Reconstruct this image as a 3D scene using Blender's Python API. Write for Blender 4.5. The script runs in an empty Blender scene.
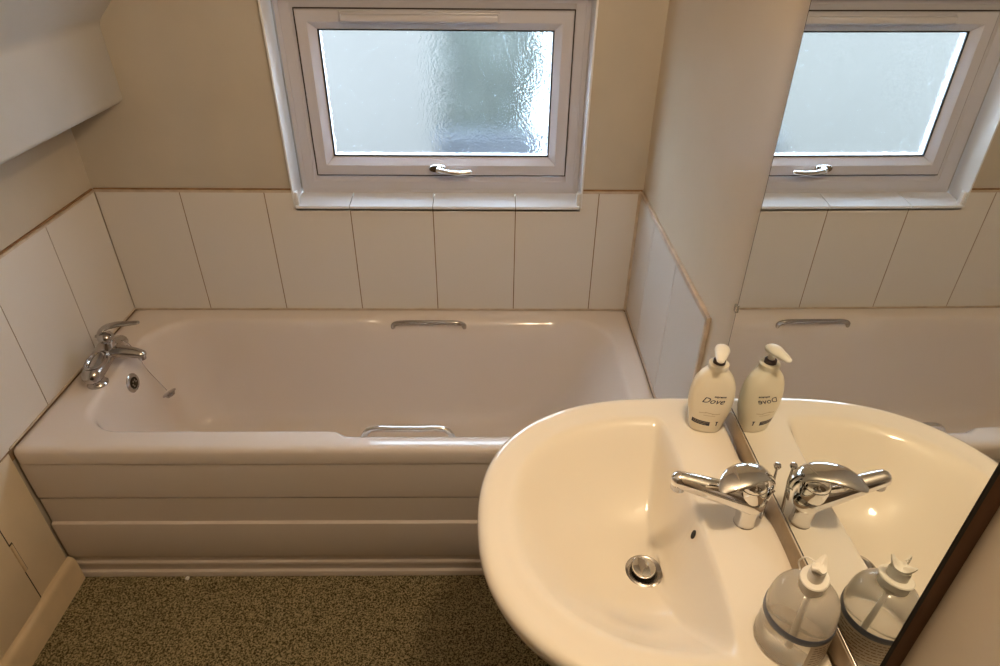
import bpy, bmesh, math, random
from mathutils import Vector, Matrix
random.seed(4)
sc = bpy.context.scene
COL = sc.collection
H = 0.484            # bath rim height over the floor; everything is laid out from the rim and lifted by H at the end

# ---------------------------------------------------------------- camera
YAW, PITCH, ROLL = 0.0166, 0.5806, 0.0102
cyw, syw, cp, sp = math.cos(YAW), math.sin(YAW), math.cos(PITCH), math.sin(PITCH)
f = Vector((syw*cp, cyw*cp, -sp)); r = Vector((cyw, -syw, 0)); u = r.cross(f)
cr, sr = math.cos(ROLL), math.sin(ROLL)
r2 = cr*r + sr*u; u2 = -sr*r + cr*u
cd = bpy.data.cameras.new('camera'); cam = bpy.data.objects.new('camera', cd); COL.objects.link(cam)
M = Matrix.Identity(4)
for i in range(3):
    M[i][0] = r2[i]; M[i][1] = u2[i]; M[i][2] = -f[i]
M.translation = Vector((1.1574, -1.8182, 1.1018))
cam.matrix_world = M
cd.sensor_width = 36; cd.lens = 647.99/1000*36; cd.clip_start = 0.02
sc.camera = cam

# ---------------------------------------------------------------- world, lights, exposure
w = bpy.data.worlds.new('overcast_sky'); sc.world = w; w.use_nodes = True
bg = w.node_tree.nodes['Background']
bg.inputs['Color'].default_value = (0.70, 0.85, 1.04, 1); bg.inputs['Strength'].default_value = 17.0
def lamp(name, loc, watts, col, rad):
    l = bpy.data.lights.new(name, 'POINT'); l.energy = watts; l.color = col; l.shadow_soft_size = rad
    o = bpy.data.objects.new(name, l); COL.objects.link(o); o.location = loc
    return o
WARM = (1.0, 0.76, 0.49)
lamp('ceiling_spot_bulb', (1.43, -1.38, 1.50), 7.5, WARM, .014)
lamp('ceiling_spot_bulb', (1.38, -1.39, 1.50), 7.5, WARM, .014)
lamp('ceiling_spot_bulb', (1.40, -1.43, 1.50), 7.5, WARM, .014)
vs = sc.view_settings
vs.view_transform = 'Standard'; vs.look = 'None'; vs.gamma = 1; vs.use_curve_mapping = False
vs.exposure = 0.1

# ---------------------------------------------------------------- materials
def mat(name, col, rough=.5, metal=0, bump=0, bscale=50, mottle=0, mscale=4, coat=0, spec=.5, trans=0, ior=1.45, bdist=.002):
    m = bpy.data.materials.new(name); m.use_nodes = True
    nt = m.node_tree; b = nt.nodes['Principled BSDF']
    b.inputs['Base Color'].default_value = (*col, 1); b.inputs['Roughness'].default_value = rough
    b.inputs['Metallic'].default_value = metal; b.inputs['Coat Weight'].default_value = coat
    b.inputs['Coat Roughness'].default_value = .06
    b.inputs['Specular IOR Level'].default_value = spec
    b.inputs['Transmission Weight'].default_value = trans; b.inputs['IOR'].default_value = ior
    tc = nt.nodes.new('ShaderNodeTexCoord')
    if bump:
        n = nt.nodes.new('ShaderNodeTexNoise'); n.inputs['Scale'].default_value = bscale; n.inputs['Detail'].default_value = 3
        nt.links.new(tc.outputs['Object'], n.inputs['Vector'])
        bp = nt.nodes.new('ShaderNodeBump'); bp.inputs['Strength'].default_value = bump; bp.inputs['Distance'].default_value = bdist
        nt.links.new(n.outputs['Fac'], bp.inputs['Height']); nt.links.new(bp.outputs['Normal'], b.inputs['Normal'])
    if mottle:
        n = nt.nodes.new('ShaderNodeTexNoise'); n.inputs['Scale'].default_value = mscale; n.inputs['Detail'].default_value = 5
        nt.links.new(tc.outputs['Object'], n.inputs['Vector'])
        rp = nt.nodes.new('ShaderNodeValToRGB'); rp.color_ramp.elements[0].position = .3; rp.color_ramp.elements[1].position = .7
        rp.color_ramp.elements[0].color = (*[c*(1-mottle) for c in col], 1); rp.color_ramp.elements[1].color = (*[min(1, c*(1+mottle*.4)) for c in col], 1)
        nt.links.new(n.outputs['Fac'], rp.inputs['Fac']); nt.links.new(rp.outputs['Color'], b.inputs['Base Color'])
    return m
PAINT = mat('cream_wall_paint', (.56, .50, .42), .45, bump=.25, bscale=14, mottle=.06, mscale=5)
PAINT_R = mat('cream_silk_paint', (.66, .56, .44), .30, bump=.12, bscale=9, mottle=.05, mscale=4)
CEILP = mat('ceiling_paint', (.53, .505, .475), .55, bump=.2, bscale=14, mottle=.05, mscale=6)
TILE = mat('white_glazed_tile', (.73, .69, .655), .16, bump=.03, bscale=6)
DARKW = mat('darkened_unseen_wall', (.16, .12, .09), .6, mottle=.1)  # unseen front wall, made dark for contrast in the chrome and less fill
GROUT = mat('stained_grout', (.30, .20, .12), .8, mottle=.4, mscale=20)
CAULK = mat('aged_sealant', (.60, .49, .39), .45, mottle=.25, mscale=25)
MOULD = mat('brown_sealant', (.33, .19, .09), .6, mottle=.4, mscale=30)
ACRYL = mat('bath_acrylic', (.75, .675, .63), .12, bump=.02, bscale=3)
PANEL = mat('bath_panel_plastic', (.62, .55, .50), .33)
CERAM = mat('basin_ceramic', (.86, .79, .68), .07, coat=.3)
UPVC = mat('white_upvc', (.60, .585, .64), .30)
LINING = mat('white_lining', (.80, .80, .82), .3)
SEAL_SHADE = mat('dark_seal_and_gap_shade', (.05, .035, .03), .6)  # window seal colour, also used as painted shade in the door gap
SILLT = mat('sill_tile_white', (.78, .81, .88), .15)
CHROME = mat('chrome', (.80, .79, .78), .07, 1)
CHROMED = mat('dull_chrome', (.50, .48, .47), .16, 1)
STEEL = mat('mirror_edge_steel', (.75, .70, .66), .25, 1)
BLACK = mat('black_rubber', (.012, .012, .013), .5)
DARK = mat('dark_hole', (.02, .015, .01), .7)
WOODB = mat('brown_board', (.16, .075, .035), .55, mottle=.3, mscale=9)
STRIP = mat('brown_grey_strip', (.40, .30, .20), .35, mottle=.2, mscale=30)
MIRR = mat('silvered_glass', (.86, .88, .86), .0, 1)
SKIRT = mat('yellowed_gloss_paint', (.70, .56, .38), .35, bump=.2, bscale=18, mottle=.12, mscale=12)
BOXP = mat('yellowed_cream_paint', (.76, .64, .48), .42, bump=.2, bscale=12, mottle=.08, mscale=6)
DOVEP = mat('cream_bottle_plastic', (.86, .79, .64), .28)
PUMPW = mat('white_pump_plastic', (.82, .78, .70), .35)
NAVY = mat('navy_print', (.03, .03, .06), .4)
DKPRT = mat('dark_violet_plastic', (.06, .04, .05), .3)
GOLD = mat('pale_gold_print', (.60, .50, .34), .4)
GREYP = mat('grey_print', (.25, .23, .22), .5)
BROWNP = mat('brown_print', (.28, .19, .11), .5)
BLUEST = mat('slate_blue_band', (.11, .125, .17), .35)
WHITEC = mat('white_crumb', (.85, .85, .82), .7)
RENDER = mat('outdoor_render', (.079, .071, .063), .9, mottle=.25, mscale=3)
GRASS = mat('lawn', (.08, .085, .075), .9, mottle=.3, mscale=2)
LEAF = mat('conifer_leaf', (.11, .125, .11), .7, mottle=.5, mscale=3)
FENCE = mat('slate_blue_fence', (.08, .09, .11), .7, mottle=.3, mscale=5)

# clear gel bottle
GEL = bpy.data.materials.new('cloudy_clear_plastic'); GEL.use_nodes = True
b = GEL.node_tree.nodes['Principled BSDF']
b.inputs['Base Color'].default_value = (.93, .90, .85, 1); b.inputs['Roughness'].default_value = .10
b.inputs['Transmission Weight'].default_value = .80; b.inputs['IOR'].default_value = 1.33
GLABEL = mat('frosted_label', (.66, .58, .46), .4)

# obscured window glass
PANE = bpy.data.materials.new('obscured_glass'); PANE.use_nodes = True
nt = PANE.node_tree; nt.nodes.clear()
out = nt.nodes.new('ShaderNodeOutputMaterial'); g = nt.nodes.new('ShaderNodeBsdfGlass')
g.inputs['Roughness'].default_value = .05; g.inputs['IOR'].default_value = 1.3
g.inputs['Color'].default_value = (.97, 1, 1, 1)
tc = nt.nodes.new('ShaderNodeTexCoord')
n1 = nt.nodes.new('ShaderNodeTexNoise'); n1.inputs['Scale'].default_value = 150; n1.inputs['Detail'].default_value = 4
n2 = nt.nodes.new('ShaderNodeTexNoise'); n2.inputs['Scale'].default_value = 45; n2.inputs['Detail'].default_value = 2
mx = nt.nodes.new('ShaderNodeMath'); mx.operation = 'ADD'
nt.links.new(tc.outputs['Object'], n1.inputs['Vector']); nt.links.new(tc.outputs['Object'], n2.inputs['Vector'])
nt.links.new(n1.outputs['Fac'], mx.inputs[0]); nt.links.new(n2.outputs['Fac'], mx.inputs[1])
bp = nt.nodes.new('ShaderNodeBump'); bp.inputs['Strength'].default_value = .8; bp.inputs['Distance'].default_value = .003
nt.links.new(mx.outputs[0], bp.inputs['Height']); nt.links.new(bp.outputs['Normal'], g.inputs['Normal'])
nt.links.new(g.outputs[0], out.inputs['Surface'])

# carpet
CARPET = bpy.data.materials.new('speckled_carpet'); CARPET.use_nodes = True
nt = CARPET.node_tree; b = nt.nodes['Principled BSDF']; b.inputs['Roughness'].default_value = .95; b.inputs['Specular IOR Level'].default_value = .1
tc = nt.nodes.new('ShaderNodeTexCoord')
v = nt.nodes.new('ShaderNodeTexNoise'); v.inputs['Scale'].default_value = 230; v.inputs['Detail'].default_value = 2
n = nt.nodes.new('ShaderNodeTexNoise'); n.inputs['Scale'].default_value = 420; n.inputs['Detail'].default_value = 2
ad = nt.nodes.new('ShaderNodeMix'); ad.data_type = 'FLOAT'; ad.inputs[0].default_value = .4
rp = nt.nodes.new('ShaderNodeValToRGB')
rp.color_ramp.elements[0].position = .42; rp.color_ramp.elements[0].color = (.050, .040, .020, 1)
rp.color_ramp.elements[1].position = .60; rp.color_ramp.elements[1].color = (.43, .355, .205, 1)
e = rp.color_ramp.elements.new(.5); e.color = (.22, .185, .105, 1)
nt.links.new(tc.outputs['Object'], v.inputs['Vector']); nt.links.new(tc.outputs['Object'], n.inputs['Vector'])
nt.links.new(v.outputs['Fac'], ad.inputs[2]); nt.links.new(n.outputs['Fac'], ad.inputs[3])
nt.links.new(ad.outputs[0], rp.inputs['Fac']); nt.links.new(rp.outputs['Color'], b.inputs['Base Color'])
bp = nt.nodes.new('ShaderNodeBump'); bp.inputs['Strength'].default_value = .9; bp.inputs['Distance'].default_value = .004
nt.links.new(ad.outputs[0], bp.inputs['Height']); nt.links.new(bp.outputs['Normal'], b.inputs['Normal'])

# ---------------------------------------------------------------- helpers
def obj(name, bm, m, parent=None, smooth=40, origin=None):
    me = bpy.data.meshes.new(name)
    if origin is not None: bmesh.ops.translate(bm, vec=-Vector(origin), verts=bm.verts)
    bmesh.ops.recalc_face_normals(bm, faces=bm.faces)
    bm.to_mesh(me); bm.free()
    me.materials.append(m)
    if smooth:
        me.polygons.foreach_set('use_smooth', [True]*len(me.polygons)); me.set_sharp_from_angle(angle=math.radians(smooth))
    o = bpy.data.objects.new(name, me); COL.objects.link(o)
    if origin is not None: o.location = origin
    if parent is not None:
        o.parent = parent
        if origin is None: o.location = -parent_world(parent)
        else: o.location = Vector(origin) - parent_world(parent)
    return o
def parent_world(p):
    v = Vector((0, 0, 0))
    while p is not None: v += p.location; p = p.parent
    return v
def thing(name, label, cat, loc, group=None):
    o = bpy.data.objects.new(name, None); COL.objects.link(o); o.location = loc; o.empty_display_size = .05
    o['label'] = label; o['category'] = cat
    if group: o['group'] = group
    return o
def tag(o, label, cat):
    o['label'] = label; o['category'] = cat; return o
def struct(name, bm, m, parent=None, smooth=40):
    o = obj(name, bm, m, parent, smooth); 
    o['kind'] = 'structure'; return o
def box(bm, x0, x1, y0, y1, z0, z1, bev=0, seg=2):
    vs_ = [bm.verts.new((x, y, z)) for x in (x0, x1) for y in (y0, y1) for z in (z0, z1)]
    fs = [bm.faces.new([vs_[i] for i in q]) for q in ((0,1,3,2),(4,6,7,5),(0,4,5,1),(2,3,7,6),(0,2,6,4),(1,5,7,3))]
    if bev:
        es = list({e for f_ in fs for e in f_.edges})
        bmesh.ops.bevel(bm, geom=es, offset=bev, segments=seg, affect='EDGES', profile=.5)
def prism(bm, pts, axis, a, b_):
    """polygon pts (2-D) extruded along axis from a to b"""
    def P(p, t):
        return {0: (t, p[0], p[1]), 1: (p[0], t, p[1]), 2: (p[0], p[1], t)}[axis]
    A = [bm.verts.new(P(p, a)) for p in pts]; B = [bm.verts.new(P(p, b_)) for p in pts]
    n_ = len(pts)
    bm.faces.new(A); bm.faces.new(B[::-1])
    for i in range(n_): bm.faces.new((A[i], A[(i+1) % n_], B[(i+1) % n_], B[i]))
def loft(bm, rings, cap0=False, cap1=False, closed=True):
    R = [[bm.verts.new(p) for p in ring] for ring in rings]
    n_ = len(R[0])
    for i in range(len(R)-1):
        for j in range(n_ if closed else n_-1):
            k = (j+1) % n_
            bm.faces.new((R[i][j], R[i][k], R[i+1][k], R[i+1][j]))
    if cap0: bm.faces.new(R[0][::-1])
    if cap1: bm.faces.new(R[-1])
    return R
def circ(c, r_, n_=32, axis=Vector((0,0,1)), up=None, rx=None):
    axis = Vector(axis).normalized()
    up = Vector(up) if up is not None else (Vector((1,0,0)) if abs(axis.x) < .9 else Vector((0,1,0)))
    a = (up - axis*up.dot(axis)).normalized(); b_ = axis.cross(a)
    rx = rx or r_
    return [Vector(c) + a*rx*math.cos(t*2*math.pi/n_) + b_*r_*math.sin(t*2*math.pi/n_) for t in range(n_)]
def lathe(bm, c, prof, n_=40, axis=(0,0,1), cap0=True, cap1=True):
    axis = Vector(axis).normalized()
    loft(bm, [circ(Vector(c)+axis*z, max(r_, 1e-4), n_, axis) for r_, z in prof], cap0, cap1)
def spline(pts, m=8):
    """Catmull-Rom through points (any tuple length)"""
    P = [Vector(p) for p in pts]; P = [2*P[0]-P[1]] + P + [2*P[-1]-P[-2]]
    o = []
    for i in range(1, len(P)-2):
        for k in range(m):
            t = k/m
            o.append(.5*((2*P[i]) + (-P[i-1]+P[i+1])*t + (2*P[i-1]-5*P[i]+4*P[i+1]-P[i+2])*t*t + (-P[i-1]+3*P[i]-3*P[i+1]+P[i+2])*t**3))
    o.append(P[-2]); return o
def tube(bm, pts, rad, n_=16, up=(0,0,1), flat=1.0, roundcap=True):
    """pts: list of 3-D; rad: number or list; flat: ratio of height to width"""
    pts = [Vector(p) for p in pts]; N = len(pts)
    rad = [rad]*N if not hasattr(rad, '__len__') else list(rad)
    rings = []
    for i in range(N):
        t = (pts[min(i+1, N-1)] - pts[max(i-1, 0)]).normalized()
        U = Vector(up); side = t.cross(U)
        if side.length < 1e-3: side = t.cross(Vector((1, 0, 0)))
        side.normalize(); U = side.cross(t)
        ring = [pts[i] + side*rad[i]*math.cos(a) + U*rad[i]*flat*math.sin(a) for a in [2*math.pi*k/n_ for k in range(n_)]]
        rings.append((ring, t, rad[i]))
    R = [x[0] for x in rings]
    if roundcap:
        def cap(ring, c, d, r_):
            return [[c + (q-c)*s + d*r_*min(1, flat+.2)*h for q in ring] for s, h in ((.92, .38), (.7, .71), (.38, .92), (.05, 1))]
        e = cap(R[-1], pts[-1], rings[-1][1], rad[-1]); s = cap(R[0], pts[0], -rings[0][1], rad[0])
        R = s[::-1] + R + e
    loft(bm, R, True, True)
def B(): return bmesh.new()

# ================================================================ ROOM SHELL
XR, YB, YF = 1.607, .008, -2.75       # right wall paint, window wall paint, wall behind the camera
CEIL = 1.81
ZT = .407                             # top of tiles
TW = .246                             # tile pitch
WX0, WX1, WZ0, WZ1 = .577, 1.4235, .358, .934   # window opening

bm = B(); box(bm, -.3, 1.9, YF-.2, .3, -H-.05, -H); struct('floor', bm, CARPET)
# window wall with its opening
bm = B()
box(bm, -.3, WX0, YB, .13, -H-.05, 2.0); box(bm, WX1, 1.9, YB, .13, -H-.05, 2.0)
box(bm, WX0, WX1, YB, .13, -H-.05, WZ0-.012); box(bm, WX0, WX1, YB, .13, WZ1, 2.0)
wall_back = struct('wall_back', bm, PAINT, smooth=0)
bm = B(); box(bm, -.3, -.008, YF-.2, YB, -H-.05, CEIL+.1); wall_left = struct('wall_left', bm, PAINT, smooth=0)
bm = B(); box(bm, XR, 1.9, YF-.2, YB, -H-.05, CEIL+.1); wall_right = struct('wall_right', bm, PAINT_R, smooth=0)
bm = B(); box(bm, -.3, 1.9, YF-.2, YF, -H-.05, CEIL+.1); struct('wall_front', bm, DARKW, smooth=0)
# boxed eaves + sloping ceiling on the left, then the flat ceiling
bm = B()
prof = [(-.3, .652), (.150, .652), (.156, .656), (.160, .665), (.1565, .835), (.160, .850), (.168, .862), (1.12, CEIL), (1.9, CEIL), (1.9, CEIL+.15), (-.3, CEIL+.15)]
prism(bm, prof, 1, YF-.1, YB+.001)
struct('ceiling', bm, CEILP, smooth=50)

# ---- tiling (children of the walls)
def rect_minus(x0, x1, z0, z1):
    """window wall tile: cut round the window opening"""
    zc = WZ0-.006
    if x1 <= WX0 or x0 >= WX1: return [(x0, z0), (x1, z0), (x1, z1), (x0, z1)]
    if x0 >= WX0 and x1 <= WX1: return [(x0, z0), (x1, z0), (x1, zc), (x0, zc)]
    if x0 < WX0: return [(x0, z0), (x1, z0), (x1, zc), (WX0-.001, zc), (WX0-.001, z1), (x0, z1)]
    return [(x0, z0), (x1, z0), (x1, z1), (WX1+.001, z1), (WX1+.001, zc), (x0, zc)]
g_ = .0015
bm = B(); x = 0
for i in range(7):
    prism(bm, rect_minus(max(.002, i*TW+g_), min(1.598, (i+1)*TW-g_), .002, ZT-.007), 1, 0, YB)
t_ = struct('tiling', bm, TILE, wall_back, smooth=0)
bm = B()
prism(bm, [(0, -.03), (1.6, -.03), (1.6, ZT-.003), (WX1, ZT-.003), (WX1, WZ0-.008), (WX0, WZ0-.008), (WX0, ZT-.003), (0, ZT-.003)], 1, .0012, YB+.0005)
struct('grout', bm, GROUT, wall_back, smooth=0)
bm = B()
for i in range(6):
    box(bm, -.008, 0, -(i+1)*TW+g_, -i*TW-g_ if i else -.002, .002, ZT-.007)
struct('tiling', bm, TILE, wall_left, smooth=0)
bm = B(); box(bm, -.0085, -.0012, -6*TW, 0, -.03, ZT-.003); struct('grout', bm, GROUT, wall_left, smooth=0)
bm = B()
YT = -.695
box(bm, 1.6, XR, -TW+.055+g_, -.002, .002, ZT-.012)
for a, b_ in ((.191, .437), (.437, .692)):
    box(bm, 1.6, XR, -b_+g_, -a-g_, -H if a > .65 else .002, ZT-.012)
struct('tiling', bm, TILE, wall_right, smooth=0)
bm = B(); box(bm, 1.6012, XR+.0005, YT, 0, -.03, ZT-.004); struct('grout', bm, GROUT, wall_right, smooth=0)
# cream edging strip over the tiles, brown line where it meets the paint
bm = B()
tz = ZT-.004
box(bm, 0, WX0-.003, -.001, YB, ZT-.008, ZT-.001, .001); box(bm, WX1+.003, 1.6, -.001, YB, ZT-.008, ZT-.001, .001)
struct('tile_edging', bm, CAULK, wall_back)
bm = B(); box(bm, -.008, .001, -6*TW, 0, ZT-.008, ZT-.001, .001); struct('tile_edging', bm, CAULK, wall_left)
bm = B(); box(bm, 1.5975, XR, YT-.006, 0, ZT-.013, ZT, .002); box(bm, 1.5975, XR, YT-.008, YT+.004, -.03, ZT, .002); struct('tile_edging', bm, CAULK, wall_right)
bm = B()
box(bm, -.002, WX0-.003, .003, YB+.001, ZT-.001, ZT+.0025); box(bm, WX1+.003, 1.604, .003, YB+.001, ZT-.001, ZT+.0025)
struct('stained_seam', bm, MOULD, wall_back)
bm = B(); box(bm, -.009, -.002, -6*TW, 0, ZT-.001, ZT+.0025); struct('stained_seam', bm, MOULD, wall_left)
# sealant beads in the corners and along the rim
bm = B()
tube(bm, [(.002, -.001, .002), (1.598, -.001, .002)], .003, 8); 
struct('sealant_bead', bm, CAULK, wall_back)
bm = B(); tube(bm, [(.001, -.004, .004), (.001, -.655, .004)], .0028, 8); struct('sealant_bead', bm, CAULK, wall_left)
bm = B(); tube(bm, [(1.599, -.004, .004), (1.599, -.69, .004)], .0035, 8); tube(bm, [(1.597, -.001, .006), (1.597, -.001, ZT-.004)], .005, 8)
struct('sealant_bead', bm, CAULK, wall_right)

# ---- boxing on the left below the tiles, with cupboard door and skirting
bm = B()
box(bm, -.008, 0, -1.6, -.664, -H, -.004, .0015)
struct('trim_1', bm, BOXP)
bm = B()
prism(bm, [(0, -H), (.018, -H), (.018, -.408), (.015, -.397), (.009, -.392), (0, -.391)], 1, -1.9, -.6595)
struct('baseboard_left', bm, SKIRT)
cd_ = thing('cupboard_door', 'cream painted access door low in the boxing left of the bath', 'cupboard door', (0, -.79, -.395))
bm = B(); box(bm, .0015, .006, -1.30, -.790, -.3885, -.07, .0015); obj('door_leaf', bm, BOXP, cd_)
bm = B(); box(bm, .0002, .0012, -1.304, -.7835, -.3945, -.067); box(bm, .0002, .0013, -.800, -.7745, -.2885, -.1885); obj('door_gap_shade', bm, SEAL_SHADE, cd_)  # dark sheets painted in as the shade round leaf and hinge
bm = B(); box(bm, .0012, .004, -.797, -.7775, -.285, -.192, .0008)
for k in range(4): tube(bm, [(.0055, -.7865, -.282+k*.023), (.0055, -.7865, -.264+k*.023)], .0024, 8)
obj('hinge', bm, SKIRT, cd_)

# ================================================================ WINDOW
win = bpy.data.objects.new('window_1', None); COL.objects.link(win); win.location = (1.0, .08, WZ0); win['kind'] = 'structure'
def rect_ring(bm, x0, x1, z0, z1, prof):
    rings = []
    for ins, y in prof:
        rings.append([Vector((x0+ins, y, z0+ins)), Vector((x1-ins, y, z0+ins)), Vector((x1-ins, y, z1-ins)), Vector((x0+ins, y, z1-ins))])
    loft(bm, rings)
bm = B(); rect_ring(bm, .583, 1.4235, .366, WZ1, [(0, .13), (0, .083), (.002, .080), (.014, .080), (.016, .078), (.040, .078), (.044, .081), (.0545, .083), (.0555, .12)])
obj('window_frame', bm, UPVC, win, smooth=30)
bm = B(); rect_ring(bm, .6385, 1.3775, .4285, .8765, [(0, .12), (0, .074), (.002, .070), (.030, .069), (.034, .072), (.050, .088), (.053, .090), (.053, .12)])
obj('sash', bm, UPVC, win, smooth=30)
bm = B(); rect_ring(bm, .689, 1.330, .479, .828, [(0, .089), (.002, .087), (.005, .088), (.005, .094)])
obj('glazing_gasket', bm, BLACK, win)
bm = B(); rect_ring(bm, .6350, 1.3810, .4250, .8800, [(0, .0765), (.004, .0765), (.004, .09), (0, .09)])
obj('sash_seal', bm, SEAL_SHADE, win)  # seal, coloured dark to carry the thin shadow between sash and frame
bm = B(); box(bm, .686, 1.335, .093, .099, .476, .832); obj('pane', bm, PANE, win, smooth=0)
bm = B(); box(bm, .762, 1.176, .044, .070, .848, .868, .005, 3); box(bm, .757, 1.181, .060, .072, .843, .872, .003, 2)
vent = obj('trickle_vent', bm, UPVC, win)
# sill tiles and reveal lining
bm = B()
for a, b_ in ((WX0+.002, .738), (.738, .984), (.984, 1.230), (1.230, WX1-.002)):
    prism(bm, [(-.006, WZ0-.006), (-.006, WZ0+.001), (-.004, WZ0+.003), (.082, WZ0+.012), (.082, WZ0-.006)], 0, a+g_*.8, b_-g_*.8)
obj('sill', bm, SILLT, win, smooth=0)
bm = B(); box(bm, WX0+.001, WX1-.001, .0, .083, WZ0-.014, WZ0); obj('sill_bed', bm, GREYP, win, smooth=0)
bm = B()
box(bm, WX0-.004, WX0+.0015, -.003, .084, WZ0-.004, WZ1, .001); box(bm, WX1-.0015, WX1+.004, -.003, .084, WZ0-.004, WZ1, .001)
box(bm, WX0-.004, WX1+.004, -.003, .084, WZ1-.0015, WZ1+.004, .001)
obj('reveal_lining', bm, LINING, win)
bm = B(); box(bm, WX0+.001, WX0+.013, -.001, .018, WZ0+.001, WZ0+.042, .004); box(bm, WX1-.013, WX1-.001, -.001, .018, WZ0+.001, WZ0+.042, .004)
obj('corner_block', bm, LINING, win)
# handle: oval backplate, hub, curved blade
bm = B(); rings = []
bp_ = [Vector((.998+.026*math.copysign(abs(math.cos(t))**.6, math.cos(t)), 0, .452+.0115*math.sin(t))) for t in [2*math.pi*k/28 for k in range(28)]]
for s, y in ((1, .070), (1, .063), (.9, .060)):
    rings.append([Vector((.998+(p.x-.998)*s, y, .452+(p.z-.452)*s)) for p in bp_])
loft(bm, rings, True, True)
wh = obj('window_handle', bm, CHROMED, win)
bm = B(); lathe(bm, (1.003, .062, .451), [(.011, 0), (.011, .014), (.009, .020), (.003, .022)], 24, (0, -1, 0))
pts = spline([(1.003, .046, .451), (1.016, .040, .4515), (1.035, .037, .449), (1.060, .037, .447), (1.085, .040, .4475), (1.094, .041, .4485)], 5)
tube(bm, pts, [.0075]*6+[.0068]*(len(pts)-6), 12)
obj('blade', bm, CHROME, wh)

# ================================================================ BATH
bath = thing('bathtub', 'white acrylic bath with ribbed side panel along the window wall', 'bathtub', (.8, -.33, -H))
def rr(x0, x1, y0, y1, rad, z, notch=0, K=10, MX=48, MY=16):
    P = []
    def seg(a, b_, m):
        for k in range(m): P.append(Vector(a).lerp(Vector(b_), k/m))
    def arc(cx, cy, a0):
        for k in range(K):
            a = a0 + math.pi/2*k/K; P.append(Vector((cx+rad*math.cos(a), cy+rad*math.sin(a))))
    seg((x0+rad, y0), (x1-rad, y0), MX); arc(x1-rad, y0+rad, -math.pi/2)
    seg((x1, y0+rad), (x1, y1-rad), MY); arc(x1-rad, y1-rad, 0)
    seg((x1-rad, y1), (x0+rad, y1), MX); arc(x0+rad, y1-rad, math.pi/2)
    seg((x0, y1-rad), (x0, y0+rad), MY); arc(x0+rad, y0+rad, math.pi)
    ym = (y0+y1)/2; out_ = []
    for p in P:
        y = p.y
        if notch:
            def sm(t): t = max(0, min(1, t)); return t*t*(3-2*t)
            s = sm((p.x-.762)/.035) * (1-sm((p.x-1.36)/.06))
            y += notch*s*(1 if y > ym else -1) * (1 if abs(y-ym) > .2 else 0)
        out_.append(Vector((p.x, y, z)))
    return out_
bm = B()
rings = [rr(.002, 1.598, -.657, -.002, .010, -.046), rr(.001, 1.599, -.658, -.001, .010, -.042), rr(.001, 1.599, -.658, -.001, .010, -.012), rr(.002, 1.598, -.656, -.001, .010, -.005), rr(.006, 1.594, -.650, -.004, .010, .0),
         rr(.020, 1.585, -.640, -.015, .02, .0015),
         rr(.094, 1.540, -.596, -.052, .125, .0005, .026), rr(.099, 1.535, -.590, -.057, .125, -.001, .025), rr(.104, 1.530, -.585, -.062, .125, -.005, .022), rr(.108, 1.525, -.581, -.066, .124, -.012, .016),
         rr(.111, 1.518, -.577, -.070, .122, -.024, .009), rr(.114, 1.505, -.574, -.074, .12, -.045, .003), rr(.118, 1.485, -.570, -.078, .12, -.075),
         rr(.126, 1.44, -.562, -.088, .12, -.15), rr(.136, 1.39, -.552, -.098, .12, -.22), rr(.146, 1.345, -.543, -.108, .12, -.285), rr(.155, 1.315, -.534, -.117, .12, -.325),
         rr(.170, 1.285, -.520, -.131, .11, -.350), rr(.195, 1.255, -.497, -.154, .10, -.366), rr(.24, 1.20, -.46, -.19, .08, -.373), rr(.30, 1.1, -.40, -.25, .06, -.375)]
loft(bm, rings, False, True)
tub = obj('tub', bm, ACRYL, bath, smooth=50)
bm = B()
prism(bm, [(-.646, -.040), (-.653, -.046), (-.6545, -.052), (-.6535, -.166), (-.6515, -.169), (-.645, -.170), (-.645, -.1735), (-.6505, -.175), (-.6505, -.259), (-.6575, -.2635), (-.6585, -.268), (-.6565, -.392), (-.655, -.396), (-.640, -.397), (-.630, -.397), (-.630, -.040)], 0, .0025, 1.598)
obj('side_panel', bm, PANEL, bath, smooth=30)
bm = B()
prism(bm, [(-.640, -.397), (-.6495, -.399), (-.6505, -.408), (-.6475, -.412), (-.6475, -.424), (-.652, -.428), (-.6535, -.434), (-.652, -.440), (-.648, -.444), (-.648, -.462), (-.654, -.466), (-.656, -.472), (-.656, -H+.0005), (-.63, -H+.0005), (-.63, -.397)], 0, .004, 1.598)
obj('plinth', bm, PANEL, bath, smooth=30)
# two grab handles
def grab(y_foot, z_foot, y_bar, z_bar, x0, x1):
    bm = B()
    pts = spline([(x0, y_foot, z_foot), (x0+.004, y_foot+(y_bar-y_foot)*.5, z_foot+(z_bar-z_foot)*.6), (x0+.026, y_bar, z_bar), ((x0+x1)/2-.03, y_bar, z_bar+.001), ((x0+x1)/2+.03, y_bar, z_bar+.001), (x1-.026, y_bar, z_bar), (x1-.004, y_foot+(y_bar-y_foot)*.5, z_foot+(z_bar-z_foot)*.6), (x1, y_foot, z_foot)], 7)
    tube(bm, pts, .0075, 14, up=(0, 0, 1), flat=1.0)
    return bm
o = obj('grab_handle', grab(-.060, -.030, -.068, -.008, .842, 1.072), CHROMED, bath)
o = obj('grab_handle', grab(-.578, -.062, -.568, -.012, .828, 1.062), CHROME, bath)
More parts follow.
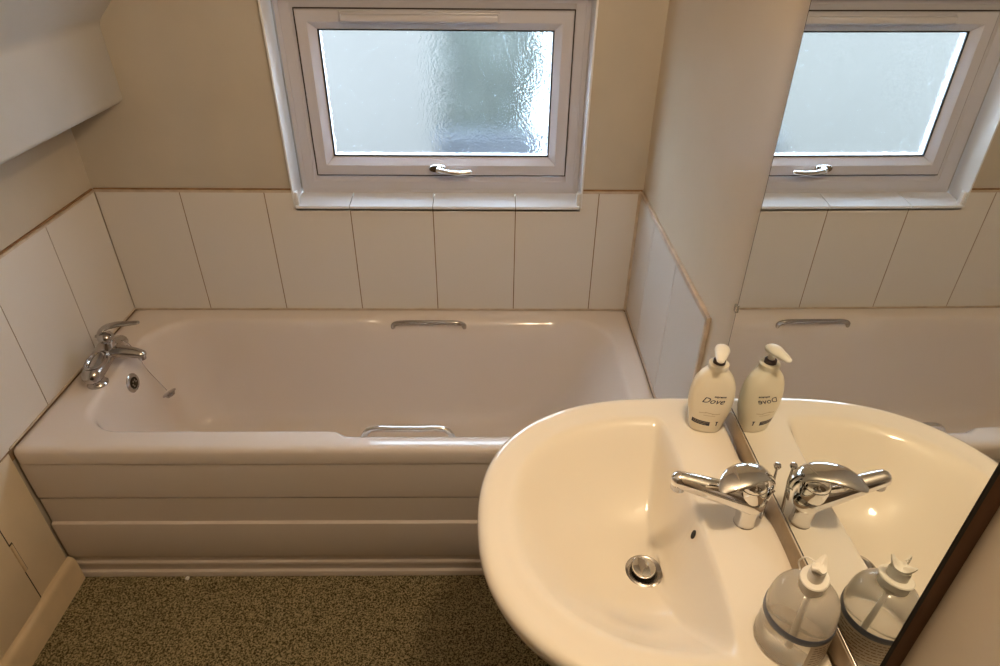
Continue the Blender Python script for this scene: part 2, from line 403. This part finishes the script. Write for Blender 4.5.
# overflow rose on the tap end
bm = B()
ax = Vector((1, -.05, .10)); c = Vector((.111, -.312, -.062))
lathe(bm, c, [(.029, .0), (.029, .006), (.026, .009), (.018, .010), (.016, .006)], 32, ax, True, True)
ov = obj('overflow_rose', bm, CHROMED, bath)
bm = B(); lathe(bm, c+ax.normalized()*.0105, [(.0165, -.002), (.0165, .0005)], 24, ax)
gr = obj('grille', bm, DARK, ov)
bm = B()
for k in range(6):
    a = k*math.pi/3; d = Vector((0, math.cos(a), math.sin(a)))*.009 + c + ax.normalized()*.0108
    lathe(bm, d, [(.003, 0), (.003, .001)], 10, ax)
obj('cross_bars', bm, CHROMED, ov)

# ---- bath mixer tap
bt = thing('bath_mixer_tap', 'chrome bath mixer tap with lever on the left end rim', 'tap', (.078, -.325, .0))
bm = B()
# horizontal body through the two pillar ends
pts = spline([(.080, -.404, .036), (.081, -.385, .041), (.082, -.355, .050), (.084, -.320, .058), (.080, -.285, .050), (.076, -.255, .039), (.074, -.240, .034)], 6)
N_ = len(pts)
rd = [.0275 + .0045*math.sin(math.pi*i/(N_-1))**2 - .004*(i/(N_-1)) for i in range(N_)]
tube(bm, pts, rd, 22, flat=.85)
obj('body', bm, CHROMED, bt)
for x, y in ((.080, -.396), (.074, -.244)):
    bm = B(); lathe(bm, (x, y, .001), [(.027, 0), (.027, .004), (.023, .008), (.021, .014), (.021, .030)], 28)
    obj('pillar', bm, CHROMED, bt)
bm = B()
hc = Vector((.085, -.378, .060)); hax = Vector((.18, -.28, 1)).normalized(); mj = Vector((.30, 1, .22)); mj = (mj - hax*mj.dot(hax)).normalized(); mn = hax.cross(mj)
prof_ = [(1.0, -.006), (1.05, .004), (1.0, .010), (.84, .011), (.62, .004), (.1, .001)]
loft(bm, [[hc + hax*z + mj*(.034*q*math.cos(t)) + mn*(.0215*q*math.sin(t)) for t in [2*math.pi*k/40 for k in range(40)]] for q, z in prof_], True, True)
ho = obj('hose_outlet', bm, CHROMED, bt)
bm = B(); lathe(bm, (.092, -.4265, .040), [(.0042, -.004), (.0042, .0006)], 16, (.35, -.9, .25)); obj('grub_screw', bm, DARK, ho)
bm = B()
pts = spline([(.080, -.328, .056), (.100, -.326, .060), (.128, -.323, .058), (.155, -.320, .052), (.174, -.319, .047)], 6)
tube(bm, pts, [.027-.012*i/(len(pts)-1) for i in range(len(pts))], 20, flat=.8)
lathe(bm, (.175, -.319, .030), [(.010, 0), (.011, .004), (.011, .014)], 18)
obj('spout', bm, CHROMED, bt)
bm = B(); lathe(bm, (.090, -.322, .064), [(.026, 0), (.0245, .014), (.020, .022), (.0185, .030)], 28, (.15, .05, 1)); obj('neck', bm, CHROMED, bt)
bm = B(); lathe(bm, (.094, -.320, .094), [(.019, 0), (.0215, .005), (.021, .014), (.015, .022), (.004, .025)], 28, (.15, .05, 1))
pts = spline([(.080, -.322, .100), (.082, -.320, .116), (.098, -.314, .130), (.125, -.305, .135), (.150, -.296, .133), (.176, -.288, .131)], 6)
N_ = len(pts)
tube(bm, pts, [.0125 + .003*math.sin(math.pi*i/(N_-1)) - .003*i/(N_-1) for i in range(N_)], 16, flat=.42)
obj('lever', bm, CHROMED, bt)

# ---- plug on its chain
pl = thing('bath_plug', 'small chrome bath plug hanging on a chain below the bath tap', 'plug', (.15, -.20, -.20))
PC = Vector((.156, -.222, -.172)); pax = Vector((-.50, .15, .85)).normalized()
bm = B(); lathe(bm, PC, [(.012, -.010), (.016, -.004), (.0165, -.001), (.022, 0), (.0225, .003), (.019, .005), (.006, .006)], 28, pax)
obj('stopper', bm, CHROMED, pl)
bm = B(); 
ch = spline([(.112, -.285, .070), (.126, -.284, .060), (.134, -.275, .020), (.136, -.258, -.050), tuple(PC+pax*.014)], 16)
for i, p in enumerate(ch):
    bmesh.ops.create_icosphere(bm, subdivisions=1, radius=.0016, matrix=Matrix.Translation(p))
tube(bm, ch, .0007, 5)
obj('chain', bm, CHROMED, pl)

# ================================================================ BASIN
BC = Vector((1.408, -1.150, .197))        # waste
yc = -1.145
def outer_pt(t):
    """t in 0..2pi; front half superellipse, straight back"""
    s, c_ = math.sin(t), math.cos(t)
    hw = .288
    if c_ >= 0:
        n_ = 2.35; return Vector((1.6-.12-.343*abs(c_)**(2/n_), yc+hw*math.copysign(abs(s)**(2/n_), s), 0))
    n_ = 14; return Vector((1.6-.12+.1010*abs(c_)**(2/n_), yc+hw*math.copysign(abs(s)**(2/n_), s), 0))
def inner_pt(t):
    s, c_ = math.sin(t), math.cos(t)
    if c_ >= 0:
        n_ = 2.25; return Vector((1.6-.150-.260*abs(c_)**(2/n_), yc+.226*math.copysign(abs(s)**(2/n_), s), 0))
    n_ = 4.0; return Vector((1.6-.150+.026*abs(c_)**(2/n_), yc+.226*math.copysign(abs(s)**(2/n_), s), 0))
C0 = Vector((1.40, yc, 0))
def polar(fn, N=180):
    P = [fn(2*math.pi*k/2400) - C0 for k in range(2400)]
    A = sorted((math.atan2(p.y, p.x), p.length) for p in P)
    res = []; j = 0
    for k in range(N):
        a = -math.pi + 2*math.pi*k/N
        while j < len(A)-1 and A[j][0] < a: j += 1
        a1, l1 = A[j]; a0, l0 = A[j-1] if j else A[-1]
        if j == 0: l = l1
        else: l = l0 + (l1-l0)*(a-a0)/(a1-a0) if a1 > a0 else l1
        res.append(Vector((math.cos(a)*l, math.sin(a)*l, 0)))
    return res
PO, PI_ = polar(outer_pt), polar(inner_pt)
def ringO(off, z, sc_=1): return [C0 + p*sc_ - p.normalized()*off + Vector((0, 0, z)) for p in PO]
def ringI(off, z): return [C0 + p + p.normalized()*off + Vector((0, 0, z)) for p in PI_]
basin = thing('wash_basin', 'wide white ceramic wash basin against the mirror on the right wall', 'basin', (1.6, yc, .10))
bm = B()
rings = [ringO(0, .085, .30), ringO(0, .10, .42), ringO(0, .15, .62), ringO(0, .21, .80), ringO(0, .262, .92), ringO(.004, .296), ringO(.0005, .310), ringO(0, .317), ringO(.0015, .322), ringO(.005, .326), ringO(.010, .3285), ringO(.018, .329)]
for k in (0.25, .5, .75):
    A_, B_ = ringO(.018, .329), ringI(.014, .3265); rings.append([a.lerp(b_, k) for a, b_ in zip(A_, B_)])
rings += [ringI(.013, .3272), ringI(.007, .3268), ringI(.002, .3260)]
D0 = Vector((BC.x, BC.y, 0)); I0 = ringI(0, 0)
for k in range(1, 25):
    s = 1 - k/25*.90
    ss = s**.92
    ring = []
    for p in I0:
        q = D0 + (p-D0)*ss
        wgt = max(0, (.35-s)/.25); 
        if wgt > 0:
            d = (p-D0).normalized(); q = q.lerp(D0 + d*max(.026, (q-D0).length*.0+.026*(.6+s*4)), min(1, wgt))
        fr = max(0, min(1, ((p-D0).length-.09)/.09))          # gentle front wall, steeper back wall
        z = BC.z + .001 + (.3258-BC.z-.001) * (1-(1-s**(2.6-.3*fr))**(1.05+.25*fr))
        ring.append(Vector((q.x, q.y, z)))
    rings.append(ring)
rings.append([D0 + (p-D0).normalized()*.024 + Vector((0, 0, BC.z-.001)) for p in I0])
rings.append([D0 + (p-D0).normalized()*.018 + Vector((0, 0, BC.z-.012)) for p in I0])
loft(bm, rings, True, True)
bowl = obj('bowl', bm, CERAM, basin, smooth=60)
bm = B(); lathe(bm, BC, [(.0190, -.006), (.0195, .001), (.022, .002), (.028, .0045), (.031, .003), (.0312, .0005)], 40, (0, 0, 1), False, False)
ws = obj('waste', bm, CHROMED, basin)
bm = B(); lathe(bm, BC, [(.0185, -.004), (.0185, -.002)], 30); obj('waste_hole', bm, DARK, ws)
bm = B(); lathe(bm, BC+Vector((-.0015, .002, 0)), [(.004, -.004), (.017, .003), (.0195, .006), (.0198, .0085), (.0185, .011), (.011, .0128), (.002, .013)], 40, (.04, -.03, 1)); obj('plug_cap', bm, CHROME, ws)
# overflow slot in the back wall of the bowl
from mathutils.bvhtree import BVHTree
bmm = B(); bmm.from_mesh(bowl.data); tree = BVHTree.FromBMesh(bmm); bmm.free()
hit, nrm, _, _ = tree.ray_cast(Vector((1.40, -1.158, .298)), Vector((1, 0, 0)))
bm = B()
if nrm.x > 0: nrm = -nrm
side = Vector((0, 1, 0)); upv = nrm.cross(side).normalized()
for (a, b2, h0, h1) in ((.0048, .0085, .0004, .0016),):
    ringA = [hit + side*a*math.cos(t) + upv*b2*math.sin(t) for t in [2*math.pi*k/28 for k in range(28)]]
    loft(bm, [[p+nrm*h0 for p in ringA], [p+nrm*h1 for p in ringA]], True, True)
obj('overflow_slot', bm, DARK, basin)

# ---- basin mixer tap
tap = thing('basin_mixer_tap', 'chrome basin mixer tap with curved lever on the wash basin', 'tap', (1.543, -1.160, .3275))
TB = Vector((1.541, -1.159, .3265)); tx = Vector((-.05, 0, 1)).normalized()
bm = B(); lathe(bm, TB, [(.0160, 0), (.0163, .002), (.0150, .004), (.0150, .012), (.0158, .030), (.0180, .050), (.0205, .066), (.0212, .076), (.0208, .080)], 36, tx)
obj('body', bm, CHROME, tap)
bm = B(); lathe(bm, TB+tx*.0805, [(.0200, 0), (.0206, .002), (.0195, .008), (.0150, .014), (.009, .0175), (.002, .0185)], 36, tx)
lv_pts = spline([(1.566, -1.150, .372), (1.5685, -1.149, .394), (1.563, -1.150, .414), (1.549, -1.153, .4265), (1.530, -1.159, .4315), (1.510, -1.168, .4325), (1.493, -1.178, .4290), (1.481, -1.186, .4235)], 6)
N_ = len(lv_pts); lw = []
for i in range(N_):
    t = i/(N_-1); lw.append(.0075 + .0145*math.sin(min(1, t*1.25)*math.pi*.58)**1.6 - (.0145*max(0, (t-.70)/.30)**1.7))
tube(bm, lv_pts, lw, 20, flat=.24)
obj('lever', bm, CHROME, tap)
bm = B()
sp_ = spline([(1.541, -1.159, .375), (1.515, -1.157, .383), (1.485, -1.153, .391), (1.455, -1.149, .399), (1.433, -1.146, .4045)], 6)
N_ = len(sp_)
tube(bm, sp_, [.0215-.0085*(i/(N_-1))**.8 for i in range(N_)], 24)
spo = obj('spout', bm, CHROME, tap)
bm = B(); lathe(bm, (1.433, -1.146, .386), [(.0085, 0), (.0105, .001), (.0108, .010), (.010, .018)], 24, (.12, 0, 1)); obj('aerator', bm, CHROMED, spo)
bm = B()
kp = Vector((1.571, -1.146, .431))
tube(bm, [(1.568, -1.152, .329), (1.569, -1.150, .36), (1.572, -1.147, .405), tuple(kp)], [.0026, .0025, .002, .0016], 10)
lathe(bm, kp, [(.0015, -.006), (.0045, -.002), (.0055, .001), (.0045, .004), (.001, .0052)], 20)
obj('pop_up_rod', bm, CHROMED, tap)

# ================================================================ MIRROR
mir = thing('wall_mirror', 'frameless rectangular wall mirror mounted above the wash basin', 'mirror', (1.60, -1.148, .367))
mir.rotation_euler = (0, -.003, .0044)
XM = 1.583; MY0, MY1, MZ0, MZ1 = -1.430, -.865, .367, 1.55
bm = B()
c_ = .0012
prism(bm, [(MY0+c_, MZ0+c_), (MY1-c_, MZ0+c_), (MY1-c_, MZ1-c_), (MY0+c_, MZ1-c_)], 0, XM, XM+.003)
obj('mirror_glass', bm, MIRR, mir, smooth=0)
bm = B()
rings = []
for ins, x in ((0, XM+.0045), (0, XM+.0008), (.0012, XM-.0003), (.0014, XM+.003)):
    rings.append([Vector((x, MY0+ins, MZ0+ins)), Vector((x, MY1-ins, MZ0+ins)), Vector((x, MY1-ins, MZ1-ins)), Vector((x, MY0+ins, MZ1-ins))])
loft(bm, rings); obj('polished_edge', bm, BLACK, mir, smooth=0)
bm = B(); box(bm, XM+.0045, XR-.0005, MY0+.001, MY1-.001, MZ0+.006, MZ1-.002, .001); obj('backing_board', bm, WOODB, mir)
bm = B(); box(bm, XM-.0012, XM+.006, MY0+.002, MY1-.002, MZ0-.0045, MZ0-.0003, .0008); obj('edge_channel', bm, STEEL, mir)
bm = B(); box(bm, XM-.003, XM+.020, MY1-.004, MY1+.006, .520, .534, .0015); obj('mirror_clip', bm, GEL, mir)

bm = B(); box(bm, 1.5818, XR, MY0+.004, MY1-.004, .325, .3622, .0012); struct('trim_2', bm, STRIP)

# ================================================================ SOAP BOTTLES
DV = Vector((1.539, -.944, .3285)); drot = Matrix.Rotation(-.22, 3, 'Z')
dv = thing('soap_bottle', 'cream oval pump soap bottle at the far corner of the wash basin', 'soap bottle', DV)
PZ = [(0, .0250, .0155), (.003, .0268, .0175), (.010, .0280, .0188), (.030, .0325, .0210), (.050, .0368, .0232), (.070, .0378, .0235), (.088, .0368, .0230), (.103, .0335, .0218), (.115, .028, .0198), (.124, .021, .0172), (.129, .0165, .0155), (.132, .0145, .0145)]
PZs = spline(PZ, 4)
def ab(z):
    for p, q in zip(PZs, PZs[1:]):
        if p[0] <= z <= q[0]:
            t = (z-p[0])/max(1e-9, q[0]-p[0]); return p[1]+(q[1]-p[1])*t, p[2]+(q[2]-p[2])*t
    return PZs[-1][1], PZs[-1][2]
def dvp(x, z, off=0):
    a, b_ = ab(z); y = -b_*(max(0, 1-(abs(x)/a)**2.3))**(1/2.3) - off
    return DV + drot @ Vector((x, y, z))
bm = B(); rings = []
for p in PZs:
    z, a, b_ = p
    rings.append([DV + drot @ Vector((a*math.copysign(abs(math.cos(t))**(2/2.3), math.cos(t)), b_*math.copysign(abs(math.sin(t))**(2/2.3), math.sin(t)), z)) for t in [2*math.pi*k/56 for k in range(56)]])
loft(bm, rings, True, True); body = obj('bottle', bm, DOVEP, dv, smooth=50)
bm = B(); lathe(bm, DV+Vector((0, 0, .131)), [(.0152, 0), (.0165, .001), (.0168, .009), (.0155, .0105), (.0105, .0108), (.010, .006)], 36, (0, 0, 1), True, True); obj('collar', bm, DOVEP, dv)
bm = B(); lathe(bm, DV+Vector((0, 0, .137)), [(.0100, 0), (.0100, .010), (.0085, .0115), (.0060, .012)], 28); obj('pump_ring', bm, DKPRT, dv)
bm = B(); lathe(bm, DV+Vector((0, 0, .147)), [(.0058, 0), (.0060, .013)], 24)
d_ = Vector((-.36, -.93, 0)).normalized(); hc = DV+Vector((0, 0, .1665))
pts = spline([hc-d_*.0055, hc+d_*.003+Vector((0,0,.0012)), hc+d_*.014+Vector((0,0,.0008)), hc+d_*.025+Vector((0,0,.0010)), hc+d_*.033+Vector((0,0,.0005))], 5)
N_ = len(pts); tube(bm, pts, [.0115+.0015*math.sin(min(1, i/8)*math.pi/2) - .0065*max(0, (i-5)/(N_-6)) for i in range(N_)], 20, flat=.62)
obj('pump_head', bm, PUMPW, dv)
def patch(name, quads, m, parent, P=dvp, off=.00025, nx=10):
    """thin curved print: list of (x0,x1,z0,z1,skew)"""
    bm = B()
    for x0, x1, z0, z1, sk in quads:
        rows = []
        for j in range(2):
            rows.append([bm.verts.new(P(x0+(x1-x0)*i/nx, (z0, z1)[j]+sk*(i/nx), off)) for i in range(nx+1)])
        for i in range(nx): bm.faces.new((rows[0][i], rows[0][i+1], rows[1][i+1], rows[1][i]))
    return obj(name, bm, m, parent)
def text_on(name, txt, size, x, z, m, parent, P=dvp, shear=0, off=.0003, stretch=1.0, extra=0):
    cu = bpy.data.curves.new(name, 'FONT'); cu.body = txt; cu.size = size; cu.shear = shear; cu.resolution_u = 3; cu.offset = extra
    cu.align_x = 'CENTER'; cu.align_y = 'CENTER'
    to = bpy.data.objects.new(name, cu); COL.objects.link(to)
    dg = bpy.context.evaluated_depsgraph_get(); dg.update()
    me = bpy.data.meshes.new_from_object(to.evaluated_get(dg))
    bm = B(); bm.from_mesh(me)
    bmesh.ops.subdivide_edges(bm, edges=[e for e in bm.edges if e.calc_length() > size*.15], cuts=2)
    for v_ in bm.verts: v_.co = P(x+v_.co.x*stretch, z+v_.co.y, off)
    bpy.data.objects.remove(to); bpy.data.curves.remove(cu); bpy.data.meshes.remove(me)
    return obj(name, bm, m, parent, smooth=0)
text_on('brand_lettering', 'Dove', .0165, .000, .0765, NAVY, body, shear=.45, stretch=1.0, extra=.0001)
text_on('small_lettering', 'supreme', .0055, .011, .0865, NAVY, body, extra=.0002)
patch('navy_band', [(-.026, .004, .021, .0305, -.0020)], NAVY, body)
patch('band_lines', [(-.024, .002, .0275, .0281, -.0018), (-.024, -.002, .0243, .0249, -.0018)], GOLD, body, off=.0006)
patch('floral_print', [(-.018, -.006, .047, .0485, .002), (-.008, .006, .050, .0515, -.002), (.004, .017, .047, .0485, .002), (-.010, .010, .043, .0442, 0)], GOLD, body)
patch('arrow_mark', [(.0145, .0165, .020, .030, 0), (.0135, .0175, .028, .0305, 0)], NAVY, body, nx=2)

GB = Vector((1.5355, -1.347, .3285))
gb = thing('gel_bottle', 'squat clear round hand gel bottle with a blue band, nearest corner of the basin', 'hand gel bottle', GB)
bm = B()
gprof = spline([(.0380, 0, 0), (.0418, .003, 0), (.0428, .008, 0), (.0420, .013, 0), (.0415, .030, 0), (.0412, .052, 0), (.0408, .064, 0), (.0398, .077, 0), (.0365, .090, 0), (.0300, .0995, 0), (.0205, .1055, 0), (.0150, .108, 0), (.0148, .112, 0)], 4)
lathe(bm, GB, [(p[0], p[1]) for p in gprof], 56); gbody = obj('bottle', bm, GEL, gb, smooth=60)
bm = B(); lathe(bm, GB, [(.0416, .0505), (.0420, .0510), (.0418, .0610), (.0414, .0615)], 56, (0, 0, 1), False, False); obj('blue_band', bm, BLUEST, gbody)
a_ = Vector((.66, .75, 0)).normalized(); bvec = Vector((-.75, .66, 0)).normalized()
def oval(bm, c, prof_, n_=40, k=1.45):
    loft(bm, [[c + Vector((0, 0, z)) + a_*(q*(k if q > .004 else 1)*math.cos(t)) + bvec*(q*math.sin(t)) for t in [2*math.pi*i/n_ for i in range(n_)]] for q, z in prof_], True, True)
bm = B(); oval(bm, GB+Vector((0, 0, .107)), [(.0135, 0), (.0142, .002), (.0142, .013), (.0158, .0145), (.0160, .016), (.0150, .0175), (.0105, .018)], k=1.25)
obj('collar', bm, PUMPW, gb)
bm = B(); oval(bm, GB+Vector((0, 0, .124)), [(.0088, 0), (.0090, .010), (.0086, .015)], k=1.35)
# actuator top: dished cap with two upswept ends
hc = GB+Vector((0, 0, .140))
rings = []
for (s_, h) in ((.95, -.002), (1.0, 0), (.96, .002), (.1, .001)):
    ring = []
    for k in range(48):
        t = 2*math.pi*k/48; x_ = math.cos(t); y_ = math.sin(t)
        wing = .010*(max(0, abs(x_)-.40)/.60)**1.4*s_
        ring.append(hc + a_*(.0145*x_*s_) + bvec*(.0088*y_*s_*(1-.3*abs(x_))) + Vector((0, 0, h+wing)))
    rings.append(ring)
loft(bm, rings, True, True)
obj('pump_head', bm, PUMPW, gb)
sd = Vector((-.80, .55, 0)).normalized()
bm = B(); pts = spline([hc+sd*.006+Vector((0,0,.008)), hc+sd*.016+Vector((0,0,.009)), hc+sd*.0215-Vector((0,0,.002)), hc+sd*.0175-Vector((0,0,.014))], 6)
tube(bm, pts, .0011, 8); obj('strap', bm, PUMPW, gb)
bm = B(); tube(bm, [GB+Vector((.004, .002, .006)), GB+Vector((.002, .001, .06)), GB+Vector((0, 0, .108))], .0025, 10); obj('dip_tube', bm, PUMPW, gb)
def gbp(x, z, off=0):
    ang = math.radians(-35) + x/.0415
    rad = .0416 + off
    return GB + Vector((rad*math.cos(ang), rad*math.sin(ang), z))
lab = patch('label', [(-.042, .042, .006, .052, 0)], GLABEL, gb, P=gbp, off=.0006, nx=28)
rows = []
for k, (l, z) in enumerate(((.030, .0465), (.034, .0415), (.026, .0365), (.033, .031), (.035, .0255), (.024, .020), (.031, .0145))):
    x = -.037
    while x < -.037+2*l:
        wdt = random.uniform(.003, .008); rows.append((x, x+wdt, z, z+.0016, 0)); x += wdt+.0014
patch('printed_lines', rows, BROWNP, lab, P=gbp, off=.0010, nx=3)

# ================================================================ CRUMB
bm = B(); bmesh.ops.create_icosphere(bm, subdivisions=2, radius=.006, matrix=Matrix.Translation((.305, -.664, -H+.0035)) @ Matrix.Diagonal((1.1, .8, .7, 1)))
for v_ in bm.verts: v_.co += Vector((random.uniform(-.0012, .0012), random.uniform(-.0012, .0012), random.uniform(-.0008, .0008)))
tag(obj('paint_chip', bm, WHITEC, None, 20, (.305, -.664, -H)), 'tiny white chip lying on the carpet against the bath plinth', 'debris')

# ================================================================ OUTSIDE, seen blurred through the obscured glass
bm = B(); box(bm, -4, 5, .35, 3.6, -1.6, -1.5); o = struct('ground_outside', bm, GRASS, smooth=0)
bm = B(); box(bm, -4, 1.50, 3.2, 3.4, -1.5, 1.2); o = struct('wall_outside', bm, RENDER, smooth=0)
con = thing('conifer', 'dark green shrub outside, blurred in the right of the obscured window', 'shrub', (1.145, .78, -1.5))
bm = B(); tube(bm, [(1.145, .78, -1.499), (1.145, .78, .5)], [.04, .01], 8); obj('trunk', bm, BROWNP, con)
bm = B()
for k in range(3400):
    z = random.uniform(-.25, .85); a = random.uniform(0, 2*math.pi); rr_ = .235*math.sqrt(random.random())
    p = Vector((1.175+rr_*math.cos(a), .78+rr_*math.sin(a), z)); q = Matrix.Rotation(random.uniform(0, 6.28), 3, 'Z') @ Matrix.Rotation(random.uniform(-1, 1), 3, 'X')
    s = random.uniform(.014, .03)
    vv = [bm.verts.new(p + q @ Vector(c)) for c in ((-s*.5, 0, -s), (s*.5, 0, -s), (s*.2, s*.3, s), (-s*.3, s*.2, s))]
    bm.faces.new(vv)
obj('foliage', bm, LEAF, con, smooth=0)
pt = thing('garden_post', 'slate blue post outside, blurred low in the right of the obscured window', 'post', (1.145, .50, -1.5))
bm = B(); box(bm, .965, 1.350, .46, .49, -1.499, .42, .006); box(bm, .96, 1.355, .455, .495, .42, .435, .004); obj('panel', bm, FENCE, pt)

# ---------------------------------------------------------------- lift everything so the floor is z = 0
for o in list(sc.objects):
    if o.parent is None: o.location.z += H
bpy.context.view_layer.update()
